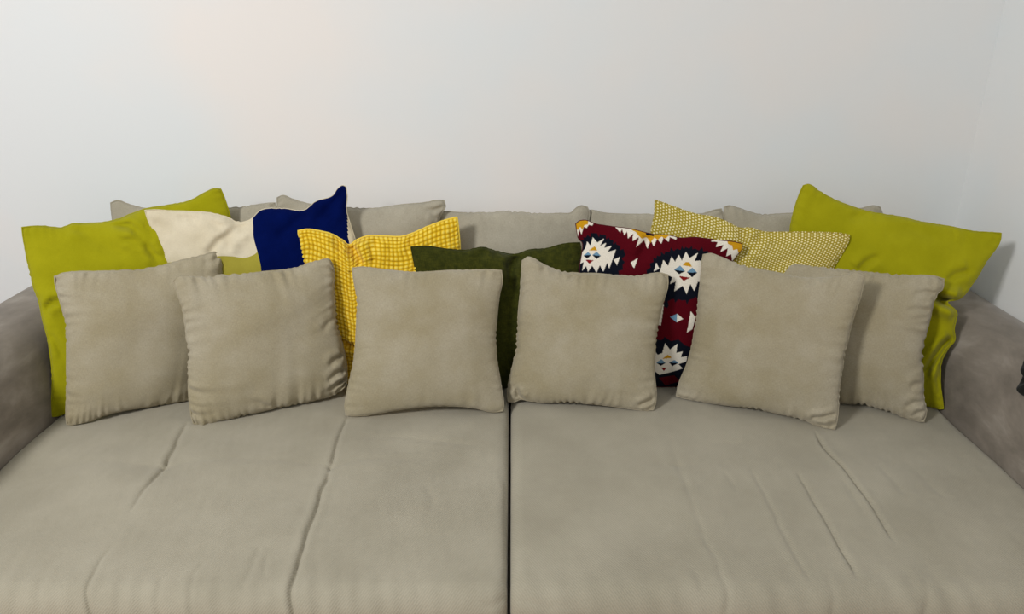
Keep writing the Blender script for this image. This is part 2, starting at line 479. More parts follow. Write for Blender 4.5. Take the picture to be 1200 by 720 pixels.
left_strokes = [
    ([(219, 498), (208, 515), (200, 530), (192, 546)], 0.0070, 0.006, 0.5, 1.0),
    ([(192, 546), (182, 557), (170, 572), (152, 600)], 0.0060, 0.006, 1.0, 0.25),
    ([(130, 640), (112, 668), (101, 690), (95, 712), (93, 730)], 0.0060, 0.007, 0.2, 1.0),
    ([(407, 488), (396, 515), (387, 546)], 0.0055, 0.0055, 0.6, 1.0),
    ([(387, 546), (376, 578), (362, 620), (349, 660), (341, 690), (338, 712), (338, 730)], 0.0060, 0.0055, 0.9, 0.9),
    ([(0, 560), (60, 546), (130, 541), (190, 545)], 0.0014, 0.016, 0.3, 1.0),
    ([(192, 545), (250, 538), (330, 539), (387, 545)], 0.0016, 0.014, 0.8, 0.9),
    ([(387, 546), (420, 538), (500, 537), (560, 542)], 0.0022, 0.012, 1.0, 0.3),
    ([(412, 512), (470, 513), (520, 518), (562, 524)], 0.0022, 0.010, 0.4, 1.0),
    ([(240, 655), (228, 670), (221, 690), (218, 715)], 0.0026, 0.006, 0.6, 0.9),
    ([(305, 640), (295, 662), (284, 692)], 0.0026, 0.006, 0.9, 0.5),
    ([(314, 650), (308, 680)], 0.0016, 0.005, 0.8, 0.5),
    ([(190, 675), (180, 700), (177, 722)], 0.0020, 0.006, 0.6, 0.9),
    ([(124, 690), (118, 712), (117, 728)], 0.0022, 0.006, 0.6, 1.0),
    ([(48, 678), (42, 705)], 0.0018, 0.007, 0.6, 0.8),
    ([(262, 560), (240, 590), (225, 625), (205, 660)], 0.0012, 0.010, 0.8, 0.5),
    ([(498, 566), (508, 585), (505, 600)], 0.0026, 0.010, 0.7, 0.9),
    ([(470, 605), (466, 632), (480, 650)], 0.0016, 0.014, 0.6, 0.6),
    ([(592, 560), (593, 600), (595, 650), (597, 690)], 0.0045, 0.005, 0.5, 1.0),
    ([(597, 694), (580, 702), (560, 704)], 0.0035, 0.007, 1.0, 0.2),
    ([(385, 714), (300, 717), (220, 724)], 0.0030, 0.010, 0.4, 0.9),
]
right_strokes = [
    ([(953, 505), (966, 524), (985, 545), (1003, 568), (1020, 592), (1036, 617), (1052, 640)], 0.0050, 0.0050, 1.0, 0.7),
    ([(786, 512), (790, 530), (798, 552), (806, 580)], 0.0026, 0.009, 0.4, 0.9),
    ([(800, 552), (812, 590), (826, 632), (842, 665), (853, 690), (856, 725)], 0.0026, 0.006, 0.3, 1.0),
    ([(880, 548), (893, 572), (908, 602), (925, 638), (940, 665), (955, 690)], 0.0032, 0.0055, 0.7, 0.9),
    ([(934, 551), (948, 577), (966, 608), (985, 642), (1006, 680)], 0.0044, 0.0055, 0.7, 1.0),
    ([(985, 562), (996, 578), (1012, 602)], 0.0022, 0.007, 0.6, 0.5),
    ([(1030, 546), (1044, 562), (1060, 582)], 0.0024, 0.008, 0.6, 0.6),
    ([(1072, 550), (1088, 566), (1106, 584)], 0.0024, 0.009, 0.6, 0.6),
    ([(850, 552), (858, 566), (864, 578)], 0.0020, 0.007, 0.8, 0.4),
    ([(1082, 675), (1092, 697), (1096, 728)], 0.0034, 0.007, 0.4, 1.0),
    ([(815, 670), (822, 692)], 0.0016, 0.006, 0.7, 0.7),
    ([(965, 668), (980, 695), (985, 728)], 0.0020, 0.006, 0.4, 1.0),
    ([(606, 696), (640, 704), (680, 702)], 0.0024, 0.008, 1.0, 0.2),
    ([(640, 548), (720, 542), (800, 545), (900, 543)], 0.0012, 0.014, 0.4, 0.7),
    ([(830, 518), (880, 520)], 0.0012, 0.012, 0.7, 0.7),
]
MIDX = -0.006
seat(AL - 0.002, MIDX - 0.003, M['seat_l'], left_strokes, [((192, 546), 0.006), ((387, 546), 0.005)], 11)
seat(MIDX + 0.003, AR + 0.002, M['seat_r'], right_strokes, [((795, 545), 0.003)], 12)

# ------------------------------------------------------------------ cushions
def cushion(name, mat, top, right, bottom, left, Yt, Yb=None, T=0.11, N=84, seed=1, gather=1.0, strokes=(),
            lump=1.0, power=0.5, seam=0.0022, seam_mat=None, lean=None, waffle=None, paint=None, panels=None, back_mat=None, blunt=0.002, back_T=None):
    """A stuffed square cover.  The four edges are traced in the picture and set at real distances (bottom
    corners touch the seat, the top leans back), spanned by a Coons patch and then filled out on both sides."""
    rng = np.random.RandomState(seed)
    TL, TR = top[0], top[-1]; BL, BR = bottom[0], bottom[-1]
    right = [TR] + list(right) + [BR]; left = [TL] + list(left) + [BL]
    if Yb is None:
        Yb = (float(on_seat(*BL)[1]), float(on_seat(*BR)[1]))
    if lean is not None: Yt = (Yb[0] + lean, Yb[1] + lean)
    t = np.linspace(0, 1, N + 1)
    k = 0.5 if waffle is None and paint is None else 0.15
    t = k * (0.5 - 0.5 * np.cos(math.pi * t)) + (1 - k) * t
    us, vs = t.copy(), t.copy()
    U, Vv = np.meshgrid(us, vs, indexing='ij')
    if panels:                                    # let a row and a column of the grid run exactly along the panel seams
        us[np.argmin(abs(us - panels['u']))] = panels['u']
        kv = int(np.argmin(abs(vs - panels['v'][1]))); vk = vs[kv]
        U, Vv = np.meshgrid(us, vs, indexing='ij')
        vb = panels['v'][0] + (panels['v'][1] - panels['v'][0]) * np.clip(U / panels['u'], 0, 1)
        Vv = Vv + (vb - vk) * np.where(Vv < vk, Vv / vk, (1 - Vv) / (1 - vk))
    def edge(pts, ts, ya, yb):
        p = resample(pts, ts)
        return at_depth(p[:, 0], p[:, 1], ya + (yb - ya) * ts)
    eT = edge(top, us, Yt[0], Yt[1]); eB = edge(bottom, us, Yb[0], Yb[1])
    eL = edge(left, Vv.ravel(), Yt[0], Yb[0]).reshape(Vv.shape + (3,)); eR = edge(right, Vv.ravel(), Yt[1], Yb[1]).reshape(Vv.shape + (3,))
    W = np.linalg.norm(eT[0] - eT[-1]); H = np.linalg.norm(eL[0, 0] - eL[0, -1])
    u_, v_ = U[..., None], Vv[..., None]
    P = ((1 - v_) * eT[:, None] + v_ * eB[:, None] + (1 - u_) * eL + u_ * eR
         - ((1 - u_) * (1 - v_) * eT[0] + u_ * (1 - v_) * eT[-1] + (1 - u_) * v_ * eB[0] + u_ * v_ * eB[-1]))
    # normals from a straight-edged version, so that traced wiggles do not twist them
    du = (eT[-1] - eT[0]) * (1 - v_) + (eB[-1] - eB[0]) * v_
    dv = (eL[0, -1] - eL[0, 0]) * (1 - u_) + (eR[-1, -1] - eR[-1, 0]) * u_
    n = np.cross(dv, du); n /= np.linalg.norm(n, axis=-1, keepdims=True)
    if n[N // 2, N // 2, 1] > 0: n = -n
    f = np.clip(16 * U * (1 - U) * Vv * (1 - Vv), 0, 1) ** power
    fu, fv = np.clip(4 * U * (1 - U), 0, 1), np.clip(4 * Vv * (1 - Vv), 0, 1)
    edge0 = np.clip(np.minimum(fu, fv) * 6, 0, 1)
    X, Yc = U * W, Vv * H
    body = T / 2 * f * (1 + 0.06 * lump * noise2(X, Yc, rng, 0.30, 8)) + lump * 0.0007 * noise2(X, Yc, rng, 0.10) * edge0
    # gathers that run in from the stitched edges
    for dist, s in ((U * W, Yc), ((1 - U) * W, Yc), (Vv * H, X), ((1 - Vv) * H, X)):
        sw = s + 0.25 * dist * noise1(s, rng, 5)
        amp = np.clip(noise1(s, rng, 4) * 0.5 + 0.75, 0.1, 1.6)
        body += gather * 0.0034 * amp * noise1(sw, rng, 34) * np.exp(-(dist / 0.022)) * np.clip(dist / 0.006, 0, 1)
        body += gather * 0.0018 * amp * noise1(sw, rng, 15) * np.exp(-(dist / 0.055)) * np.clip(dist / 0.01, 0, 1)
    # puckered rim: the edge draws in a little between the gathers
    hx = du / np.linalg.norm(du, axis=-1, keepdims=True); hy = dv / np.linalg.norm(dv, axis=-1, keepdims=True)
    for dist, s, dr in ((U * W, Yc, hx), ((1 - U) * W, Yc, -hx), (Vv * H, X, hy), ((1 - Vv) * H, X, -hy)):
        pk = np.abs(noise1(s, rng, 26)) * np.clip(noise1(s, rng, 5) * 0.6 + 0.7, 0, 1.5)
        P = P + dr * (gather * 0.0034 * pk * np.exp(-dist / 0.014) * np.clip(np.minimum(fu + fv, 1), 0, 1))[..., None]
    mid = P[N // 2, N // 2]
    for cu_, cv_ in ((0, 0), (0, 1), (1, 0), (1, 1)):          # stuffed corners are blunt, not sharp
        w_ = np.exp(-(((U - cu_) * W) ** 2 + ((Vv - cv_) * H) ** 2) / 0.016 ** 2)
        cdir = mid - P[-1 if cu_ else 0, -1 if cv_ else 0]
        P = P + (cdir / np.linalg.norm(cdir)) * (blunt * w_)[..., None]
    knit = None
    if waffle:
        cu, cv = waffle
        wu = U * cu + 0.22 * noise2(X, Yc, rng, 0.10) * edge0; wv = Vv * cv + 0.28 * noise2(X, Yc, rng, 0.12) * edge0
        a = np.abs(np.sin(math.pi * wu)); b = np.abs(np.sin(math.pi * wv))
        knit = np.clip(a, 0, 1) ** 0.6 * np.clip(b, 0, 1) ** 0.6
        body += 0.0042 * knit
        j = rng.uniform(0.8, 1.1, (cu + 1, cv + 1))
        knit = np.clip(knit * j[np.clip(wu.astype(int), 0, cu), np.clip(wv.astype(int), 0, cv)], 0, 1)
    Pf = P + n * body[..., None]
    if strokes:
        px, py = project(Pf)
        add = np.zeros_like(px)
        for pts, D, w, s0, s1 in strokes:
            d, par, side = dist_poly(px, py, pts)
            fade = (s0 + (s1 - s0) * par) * np.clip(np.minimum(par, 1 - par) / 0.12 + 0.15, 0, 1)
            add += 2.1 * fade * D * (-np.exp(-(d / w) ** 2) + 0.55 * np.exp(-((d - 2.2 * w) / (1.6 * w)) ** 2))
        Pf = Pf + n * (add * np.clip(np.minimum(fu, fv) * 8, 0, 1))[..., None]
    # back: plain, coarser
    stepi = max(1, N // 42)
    bT = T if back_T is None else back_T
    Pb = P - n * (bT / 2 * f * (1 + 0.1 * noise2(X, Yc, rng, 0.3, 8)))[..., None]
    if not np.isfinite(Pf).all(): print('NaN in', name)
    NV = N + 1
    uvf = np.stack([X, -Yc], -1).reshape(-1, 2)
    F = grid_faces(NV, NV)
    thing = None
    # drop the floor contact: nothing may sink below the seat
    lowf = SEAT_Z + 0.001
    Pf[..., 2] = np.maximum(Pf[..., 2], lowf); Pb[..., 2] = np.maximum(Pb[..., 2], lowf)
    back_off = NV * NV
    inner = np.arange(NV * NV).reshape(NV, NV)
    bi = np.arange(NV * NV).reshape(NV, NV) + back_off
    bi[0, :], bi[-1, :], bi[:, 0], bi[:, -1] = inner[0, :], inner[-1, :], inner[:, 0], inner[:, -1]
    Fb = bi.ravel()[grid_faces(NV, NV)][:, ::-1]
    origin = P[N // 2, -1].copy(); origin[2] = SEAT_Z
    if panels or back_mat or waffle or paint:
        thing = empty(name, origin)
        bo = make_mesh('back_panel', Pb.reshape(-1, 3) - origin, grid_faces(NV, NV)[:, ::-1], back_mat or mat, thing, uvf)
        if panels:
            cu = 0.5 * (us[:-1] + us[1:]); cv = 0.5 * (vs[:-1] + vs[1:])
            CU, CV = np.meshgrid(cu, np.arange(N), indexing='ij'); CU, CV = CU.ravel(), CV.ravel()
            VC = vs[CV.astype(int)]; bord = CU > 1 - 0.03 * np.clip((VC - 0.14) / 0.12, 0, 1)
            for pname, sel, pm in (('blue_panel', (CU > panels['u']) & ~bord, M['blue']),
                                   ('cream_border', bord, M['cream']),
                                   ('cream_panel', (CU < panels['u']) & (CV < kv), M['cream']),
                                   ('moss_panel', (CU < panels['u']) & (CV >= kv), M['olive_panel'])):
                fs = F[sel]; ids, inv = np.unique(fs, return_inverse=True)
                po = make_mesh(pname, Pf.reshape(-1, 3)[ids] - origin, inv.reshape(fs.shape), pm, thing, uvf[ids])
                po['label'] = pname.replace('_', ' ') + ' sewn into the cover'
        else:
            fo = make_mesh('front_panel', Pf.reshape(-1, 3) - origin, F, mat, thing, uvf)
            if knit is not None:
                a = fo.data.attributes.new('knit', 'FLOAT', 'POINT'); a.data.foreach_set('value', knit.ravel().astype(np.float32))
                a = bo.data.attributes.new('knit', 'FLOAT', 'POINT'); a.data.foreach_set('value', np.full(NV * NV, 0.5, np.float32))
            if paint:
                px, py = project(Pf)
                colr = paint(px.ravel(), py.ravel())
                a = fo.data.color_attributes.new('print', 'FLOAT_COLOR', 'POINT'); a.data.foreach_set('color', colr.astype(np.float32).ravel())
    else:
        V = np.concatenate([Pf.reshape(-1, 3), Pb.reshape(-1, 3)]) - origin
        used = np.unique(np.concatenate([F.ravel(), Fb.ravel()]))
        remap = np.full(len(V), -1); remap[used] = np.arange(len(used))
        thing = make_mesh(name, V[used], remap[np.concatenate([F, Fb])], mat, None, np.concatenate([uvf, uvf])[used])
        thing.location = origin
    # stitched seam round the rim
    if seam:
        loop = np.concatenate([P[:-1, 0], P[-1, :-1], P[::-1, -1][:-1], P[0, ::-1][:-1]])[::1]
        if paint is not None or waffle is not None: loop = loop[::3]
        m = len(loop)
        tg = np.roll(loop, -1, 0) - np.roll(loop, 1, 0); tg /= np.linalg.norm(tg, axis=1)[:, None] + 1e-9
        nn = np.repeat(n[N // 2, N // 2][None], m, 0); bb = np.cross(tg, nn); bb /= np.linalg.norm(bb, axis=1)[:, None] + 1e-9
        ang = np.arange(6) / 6 * 2 * math.pi
        R = loop[:, None] + seam * (np.cos(ang)[None, :, None] * nn[:, None] + np.sin(ang)[None, :, None] * bb[:, None])
        R[..., 2] = np.maximum(R[..., 2], lowf)
        i, j = np.meshgrid(np.arange(m), np.arange(6), indexing='ij')
        q = np.stack([i * 6 + j, ((i + 1) % m) * 6 + j, ((i + 1) % m) * 6 + (j + 1) % 6, i * 6 + (j + 1) % 6], -1).reshape(-1, 4)
        so = make_mesh('seam', R.reshape(-1, 3) - origin, q, seam_mat or mat, thing, np.repeat(np.linspace(0, 2, m), 6)[:, None] * np.array([[1, 1]]))
        if knit is not None:
            a = so.data.attributes.new('knit', 'FLOAT', 'POINT'); a.data.foreach_set('value', np.full(m * 6, 0.8, np.float32))
    return thing

def S(x, Y):                                      # a hidden bottom corner: column x, standing on the seat at distance Y
    return (x, float(seat_row(Y)))

# ---- back row: five large grey cushions leaning on the backrest
G1 = 'large grey back cushions along the wall'
BK = dict(mat=M['grey_back'], T=0.115, N=70, gather=0.9, blunt=0.003)
BYT, BYB = 2.135, 2.045
c = cushion('back_cushion', top=[(129, 237), (136, 235), (150, 239), (168, 244), (220, 245), (272, 243), (300, 240), (323, 237)], right=[(325, 245), (324, 300)],
            bottom=[S(140, BYB), S(318, BYB)], left=[(131, 250), (134, 300)], Yt=(BYT, BYT), Yb=(BYB, BYB), seed=21, **BK)
tag(c, 'large grey back cushion behind the lime pillow and the cream and navy pillow', 'cushion', G1)
c = cushion('back_cushion', top=[(324, 231), (330, 229), (342, 233), (362, 239), (410, 243), (440, 244), (470, 240), (500, 237), (509, 235), (521, 234)],
            right=[(522, 242), (518, 249), (513, 262), (512, 300)], bottom=[S(330, BYB), S(512, BYB)], left=[(325, 240), (328, 300)], Yt=(BYT - .01, BYT - .02), Yb=(BYB, BYB), seed=22,
            strokes=[([(521, 243), (508, 247), (500, 246)], 0.006, 3, 1, .4), ([(512, 258), (505, 250)], 0.005, 2.5, 1, .4)], **BK)
tag(c, 'large grey back cushion against the wall behind the navy corner and the yellow waffle pillow', 'cushion', G1)
c = cushion('back_cushion', top=[(508, 250), (522, 248), (537, 249), (570, 249), (595, 247), (627, 250), (655, 250), (670, 249), (674, 245), (681, 241), (689, 242)],
            right=[(691, 248), (690, 258), (690, 300)], bottom=[S(518, BYB), S(688, BYB)], left=[(510, 262), (513, 300)], Yt=(BYT, BYT), Yb=(BYB, BYB), seed=23, **BK)
tag(c, 'large grey back cushion against the wall above the dark green pillow', 'cushion', G1)
c = cushion('back_cushion', top=[(686, 247), (693, 246), (705, 249), (727, 251), (765, 251), (800, 251), (825, 250), (838, 246), (846, 244)],
            right=[(848, 255), (845, 300)], bottom=[S(696, BYB), S(846, BYB)], left=[(686, 256), (688, 300)], Yt=(BYT + 0.012, BYT), Yb=(BYB, BYB), seed=24, **BK)
tag(c, 'large grey back cushion against the wall behind the red patterned pillow', 'cushion', G1)
c = cushion('back_cushion', top=[(848, 242), (852, 241), (865, 244), (880, 249), (930, 250), (980, 247), (1010, 244), (1025, 241), (1032, 242)],
            right=[(1034, 250), (1030, 300)], bottom=[S(852, BYB), S(1020, BYB)], left=[(848, 254), (850, 300)], Yt=(BYT, BYT), Yb=(BYB, BYB), seed=25, **BK)
tag(c, 'large grey back cushion against the wall behind the lime pillow and the dotted pillow', 'cushion', G1)

# ---- middle row: coloured pillows
c = cushion('lime_pillow', M['lime'],
            top=[(25, 266), (50, 265), (75, 266), (82, 263), (100, 262), (130, 259), (140, 256), (150, 252), (170, 245), (200, 240), (225, 234), (240, 226), (252, 221), (259, 221)],
            right=[(263, 232), (269, 251), (272, 300)], bottom=[(60, 489), (80, 487), S(255, 1.99)],
            left=[(26, 272), (32, 305), (37, 330), (46, 355), (50, 374), (57, 403), (60, 425), (61, 459)],
            Yt=(1.90, 2.085), Yb=(1.735, 1.99), T=0.10, seed=31, gather=0.55, power=0.55, back_T=0.06,
            strokes=[([(140, 262), (158, 272), (172, 290), (186, 305)], 0.007, 4, .6, 1), ([(145, 280), (155, 283), (165, 292)], 0.005, 3, 1, .5), ([(52, 362), (62, 354), (73, 352)], 0.008, 3.5, .7, 1),
                     ([(170, 262), (180, 285)], .005, 4, .5, 1), ([(95, 275), (120, 285), (150, 300)], .003, 7, .5, .8), ([(130, 262), (142, 264), (156, 262)], .005, 3.5, .7, .8), ([(150, 262), (165, 272), (178, 292)], .005, 3, .6, .8), ([(84, 266), (92, 270), (104, 271)], .003, 4, .9, .4), ([(57, 392), (66, 402), (74, 420)], .003, 4, .8, .6)])
tag(c, 'lime green cotton pillow beside the armrest, behind the cream and blue pillow', 'pillow', 'lime green pillows')

c = cushion('lime_pillow', M['lime'],
            top=[(941, 217), (946, 216), (960, 224), (972, 231), (1007, 245), (1035, 251), (1050, 253), (1075, 259), (1115, 266), (1140, 271), (1174, 273)],
            right=[(1173, 279), (1157, 305), (1140, 332), (1123, 351), (1110, 354), (1121, 366), (1118, 387), (1119, 398), (1110, 410), (1103, 427), (1102, 447)],
            bottom=[S(950, 1.99), (1090, 479), (1106, 480)], left=[(937, 227), (926, 269), (930, 310)],
            Yt=(2.085, 1.885), Yb=(1.99, 1.775), T=0.10, seed=32, gather=0.55, power=0.55, N=110, back_T=0.05,
            strokes=[([(1070, 338), (1090, 343), (1104, 352), (1122, 358)], 0.024, 5, .4, 1), ([(1083, 440), (1095, 420), (1106, 405), (1117, 396)], 0.012, 4, .7, 1),
                     ([(1006, 318), (1015, 308), (1030, 300)], 0.007, 4, .9, .4), ([(995, 258), (1015, 249), (1040, 252)], .004, 6, .8, .5), ([(1136, 318), (1120, 322), (1110, 330)], .006, 4, .8, .5), ([(1098, 440), (1103, 460)], .005, 3, .8, .6), ([(1035, 275), (1070, 268), (1100, 280)], .003, 8, .7, .5)])
tag(c, 'lime green cotton pillow with a folded corner beside the armrest, behind the dotted pillow', 'pillow', 'lime green pillows')

c = cushion('colour_block_pillow', M['cream'],
            top=[(169, 246), (185, 246), (200, 247), (225, 248), (250, 250), (265, 254), (281, 260), (294, 257), (305, 247), (330, 244), (357, 246), (370, 236), (390, 229), (397, 220), (402, 217), (406, 218)],
            right=[(407, 230), (406, 245), (411, 264), (417, 283), (411, 340)], bottom=[S(198, 1.915), S(395, 1.95)], left=[(175, 262), (182, 280), (187, 300), (190, 320)],
            Yt=(1.985, 2.055), Yb=(1.915, 1.95), T=0.10, seed=33, back_T=0.04, gather=0.5, N=110, power=0.55, panels=dict(u=0.517, v=(0.315, 0.205)), back_mat=M['cream'], seam_mat=M['cream'], seam=0.0016,
            strokes=[([(292, 262), (275, 268), (255, 285), (243, 300)], .008, 4, 1, .6), ([(283, 261), (268, 262), (250, 270)], .005, 4, 1, .4), ([(230, 252), (250, 262), (262, 270)], .004, 5, .6, .8),
                     ([(398, 226), (385, 245), (368, 262)], .004, 6, 1, .5), ([(358, 248), (345, 262), (325, 280)], .004, 6, 1, .5), ([(305, 250), (312, 275)], .003, 6, .8, .5), ([(178, 262), (205, 275)], .003, 7, .8, .4), ([(288, 268), (270, 280), (258, 296)], .006, 4, .9, .5), ([(208, 252), (225, 258), (240, 272)], .004, 5, .7, .7), ([(270, 282), (268, 295)], .004, 4, .8, .6)])
tag(c, 'cream and navy blue panelled pillow with a raised blue corner', 'pillow')

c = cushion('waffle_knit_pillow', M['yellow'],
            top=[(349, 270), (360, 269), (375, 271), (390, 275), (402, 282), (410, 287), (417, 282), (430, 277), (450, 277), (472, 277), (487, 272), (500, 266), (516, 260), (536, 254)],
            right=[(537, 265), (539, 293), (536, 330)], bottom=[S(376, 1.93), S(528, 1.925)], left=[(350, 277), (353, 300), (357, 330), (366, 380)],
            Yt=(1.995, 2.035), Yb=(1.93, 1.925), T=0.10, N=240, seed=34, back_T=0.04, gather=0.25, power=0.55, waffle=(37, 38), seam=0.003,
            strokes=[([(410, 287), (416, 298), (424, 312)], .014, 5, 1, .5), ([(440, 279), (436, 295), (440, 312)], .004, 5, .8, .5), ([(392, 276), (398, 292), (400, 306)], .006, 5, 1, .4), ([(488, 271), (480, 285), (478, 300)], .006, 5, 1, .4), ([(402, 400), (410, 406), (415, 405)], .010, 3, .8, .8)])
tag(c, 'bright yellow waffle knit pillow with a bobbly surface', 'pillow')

c = cushion('dark_green_pillow', M['forest'],
            top=[(481, 289), (502, 289), (525, 292), (545, 293), (567, 290), (582, 294), (605, 298), (620, 293), (640, 291), (660, 286), (680, 284)],
            right=[(681, 290), (680, 315), (676, 360)], bottom=[S(498, 1.90), S(668, 1.90)], left=[(482, 293), (485, 307), (487, 320), (492, 380)],
            Yt=(1.975, 1.985), Yb=(1.90, 1.90), T=0.09, seed=35, back_T=0.04, gather=0.5, power=0.6, seam=0.002,
            strokes=[([(607, 298), (600, 312), (598, 340)], .012, 6, 1, .6), ([(567, 293), (560, 305), (562, 320)], .004, 6, .9, .4), ([(520, 294), (530, 304)], .003, 6, .9, .4)])
tag(c, 'dark forest green woolly pillow', 'pillow')

CR, NAVY, WHT, OCH, BLU, RED = (srgb(84, 4, 18), srgb(14, 18, 30), srgb(236, 229, 214), srgb(206, 152, 26), srgb(110, 150, 178), srgb(132, 22, 26))
STAR2 = [(804, 295), (808, 302.6), (818, 296.4), (814, 306), (820.5, 305.5), (826, 312), (833, 318), (825, 323), (829, 333), (818, 330), (813.6, 341.5), (809, 333), (804.6, 345), (800, 335), (790, 342), (792, 330), (785, 333),
         (788, 325), (773, 319.5), (777.5, 304.7), (783, 311.7), (787, 300.5), (791, 307), (795.5, 298.5), (799, 305.4)]
NAVY2 = [(757, 322), (761, 313), (766, 303), (771, 301), (775, 297), (781, 296), (786, 292), (794, 293), (799, 290), (804, 291), (810, 289), (815, 293), (822, 291), (835, 300), (844, 318), (836, 335), (826, 345), (818, 350), (812, 349), (806, 356), (799, 351), (792, 354), (786, 350), (780, 362), (776, 350), (768, 332)]
FACE2 = [(OCH, [(799.7, 311), (804, 307), (808, 307.5), (811, 313)]), (BLU, [(790, 316.5), (797, 311.4), (803, 318)]), (NAVY, [(790, 316.5), (803, 318), (796, 321.6)]),
         (BLU, [(805, 319), (811.5, 314), (817, 319.7)]), (NAVY, [(805, 319), (817, 319.7), (811, 325.2)]), (RED, [(795.5, 323.5), (809, 325.5), (801, 329.5)])]
def jag(poly, amp=1.7, step=3.4):
    out, sg = [], 1
    for i in range(len(poly)):
        (ax, ay), (bx, by) = poly[i], poly[(i + 1) % len(poly)]
        L = math.hypot(bx - ax, by - ay); k = max(2, int(L / step))
        for j in range(k):
            t = j / k; sg = -sg
            out.append((ax + (bx - ax) * t + sg * amp * (by - ay) / L, ay + (by - ay) * t - sg * amp * (bx - ax) / L))
    return out
def shifted(poly, dx, dy): return [(x + dx, y + dy) for x, y in poly]
def kilim(px, py):
    out = np.tile(np.array(CR), (len(px), 1))
    def fill(cl, poly): out[in_poly(px, py, poly)] = cl
    # top border motifs
    fill(WHT, [(718, 258), (720, 265), (726.7, 272.6), (729, 268.5), (731.5, 276), (735, 271), (736, 279.6), (742, 274), (741, 283), (749, 278), (745.4, 289.7), (755, 281.5), (758.6, 292), (762.5, 281), (766, 289), (770, 280), (775, 286), (777.5, 278.5), (783.6, 283.7), (785, 278), (792, 281), (795, 274), (792, 262)])
    fill(OCH, [(738, 262), (739, 269), (745, 272), (748, 276), (752, 280), (757.5, 278), (762.5, 284.5), (767, 278.5), (771, 281.5), (775, 277.5), (780, 280), (784, 276.5), (790, 277), (788, 262)])
    fill(NAVY, [(756, 266), (757, 275.5), (766, 277), (768, 266)])
    fill(WHT, [(668, 266), (677, 279), (678.5, 268), (681.5, 275), (684, 266), (687.5, 267.5), (690, 263.5), (694, 264.5), (697, 259), (680, 252)])
    fill(OCH, [(664, 264), (674, 267), (677, 270), (680, 266), (682.5, 269.5), (685, 264), (689, 263), (690, 256), (680, 248)])
    fill(WHT, [(833, 283), (840, 279), (858, 276), (872, 290), (866, 298), (858, 306), (857, 298), (851, 300.6), (853, 291), (844, 295.7), (848, 287), (838.6, 290), (841, 284)])
    fill(OCH, [(851, 278), (853, 286), (858, 288), (859, 293.5), (864, 292), (866, 298), (880, 292), (872, 276)])
    # first star
    fill(NAVY, jag([(676, 284), (683, 281), (686, 277), (691, 277), (696, 272), (701, 277), (706, 274), (711, 279), (716, 280), (719, 285), (724, 286), (727, 292), (733, 295), (730, 303), (731, 312), (724, 322), (714, 334), (700, 340), (676, 330)]))
    fill(WHT, [(694.7, 278), (700, 284.4), (708, 279.6), (703, 288.6), (710.7, 284.4), (708, 290.7), (717, 288), (712, 295.6), (721.8, 292.8), (717, 306.7), (714, 315), (711.4, 308), (707, 319), (703, 311), (699, 320), (694, 311.5), (689, 319), (687, 312), (682, 318), (684, 307), (678, 311), (682, 296), (686, 291), (688, 283), (692, 288)])
    for cl, p in ((OCH, [(690, 293.5), (697, 288.6), (700, 294)]), (BLU, [(683.6, 299.7), (689, 295.5), (693, 299)]), (NAVY, [(683.6, 299.7), (693, 299), (688, 303.4)]),
                  (BLU, [(694, 299), (699, 295), (704.5, 300)]), (NAVY, [(694, 299), (704.5, 300), (699, 303.6)]), (RED, [(686, 304.6), (696, 305), (690.6, 309.3)])): fill(cl, p)
    fill(WHT, [(726.7, 301), (719, 304.6), (723, 311)]); fill(WHT, [(747.5, 302.5), (739, 308), (743, 315)])
    # second star
    fill(NAVY, jag(NAVY2)); fill(WHT, STAR2)
    for cl, p in FACE2: fill(cl, p)
    fill(WHT, [(769, 307.5), (772.6, 315), (766, 318.6)])
    # side lozenges
    fill(BLU, [(785, 371.6), (793.6, 368), (792.8, 378)]); fill(WHT, [(793.6, 368), (800.6, 374), (792.8, 378)])
    fill(WHT, [(764, 366), (778, 357), (774.5, 382), (764, 378)]); fill(WHT, [(809.6, 365), (815, 372.5), (811.5, 386), (805, 390)])
    # third star
    fill(NAVY, [(758, 408), (765, 402), (770, 398), (775, 399), (779, 395), (786, 400), (795, 398), (803, 405), (812, 408), (818, 420), (806, 437), (801, 446), (770, 452), (758, 440)])
    fill(WHT, [(779.5, 402), (785, 410), (794, 403), (792.5, 414), (800, 412), (798, 419), (805.5, 417.6), (804, 424), (795, 427), (800, 432), (792.5, 434.5), (784, 437), (772.6, 439.5), (766, 434), (762, 424), (766, 410), (771, 416), (776, 414)])
    for cl, p in ((OCH, [(776, 421), (782.5, 416), (788, 419.5)]), (BLU, [(769, 425.7), (775, 421), (780, 425.7)]), (NAVY, [(769, 425.7), (780, 425.7), (774.5, 429)]),
                  (BLU, [(784, 425), (790.7, 422), (795, 425.7)]), (NAVY, [(784, 425), (795, 425.7), (788, 429.4)]), (RED, [(774.5, 431), (781.7, 431), (778, 435)])): fill(cl, p)
    # the repeats that the grey pillows cover
    fill(NAVY, shifted(NAVY2, -98, 92)); fill(WHT, shifted(STAR2, -98, 92))
    for cl, p in FACE2: fill(cl, shifted(p, -98, 92))
    fill(WHT, [(735, 350), (748, 341), (745, 365)])
    fill(NAVY, [(768, 446), (804, 440), (800, 455), (768, 456)]); fill(CR, [(772, 443), (790, 440), (797, 447), (780, 452)])
    return out

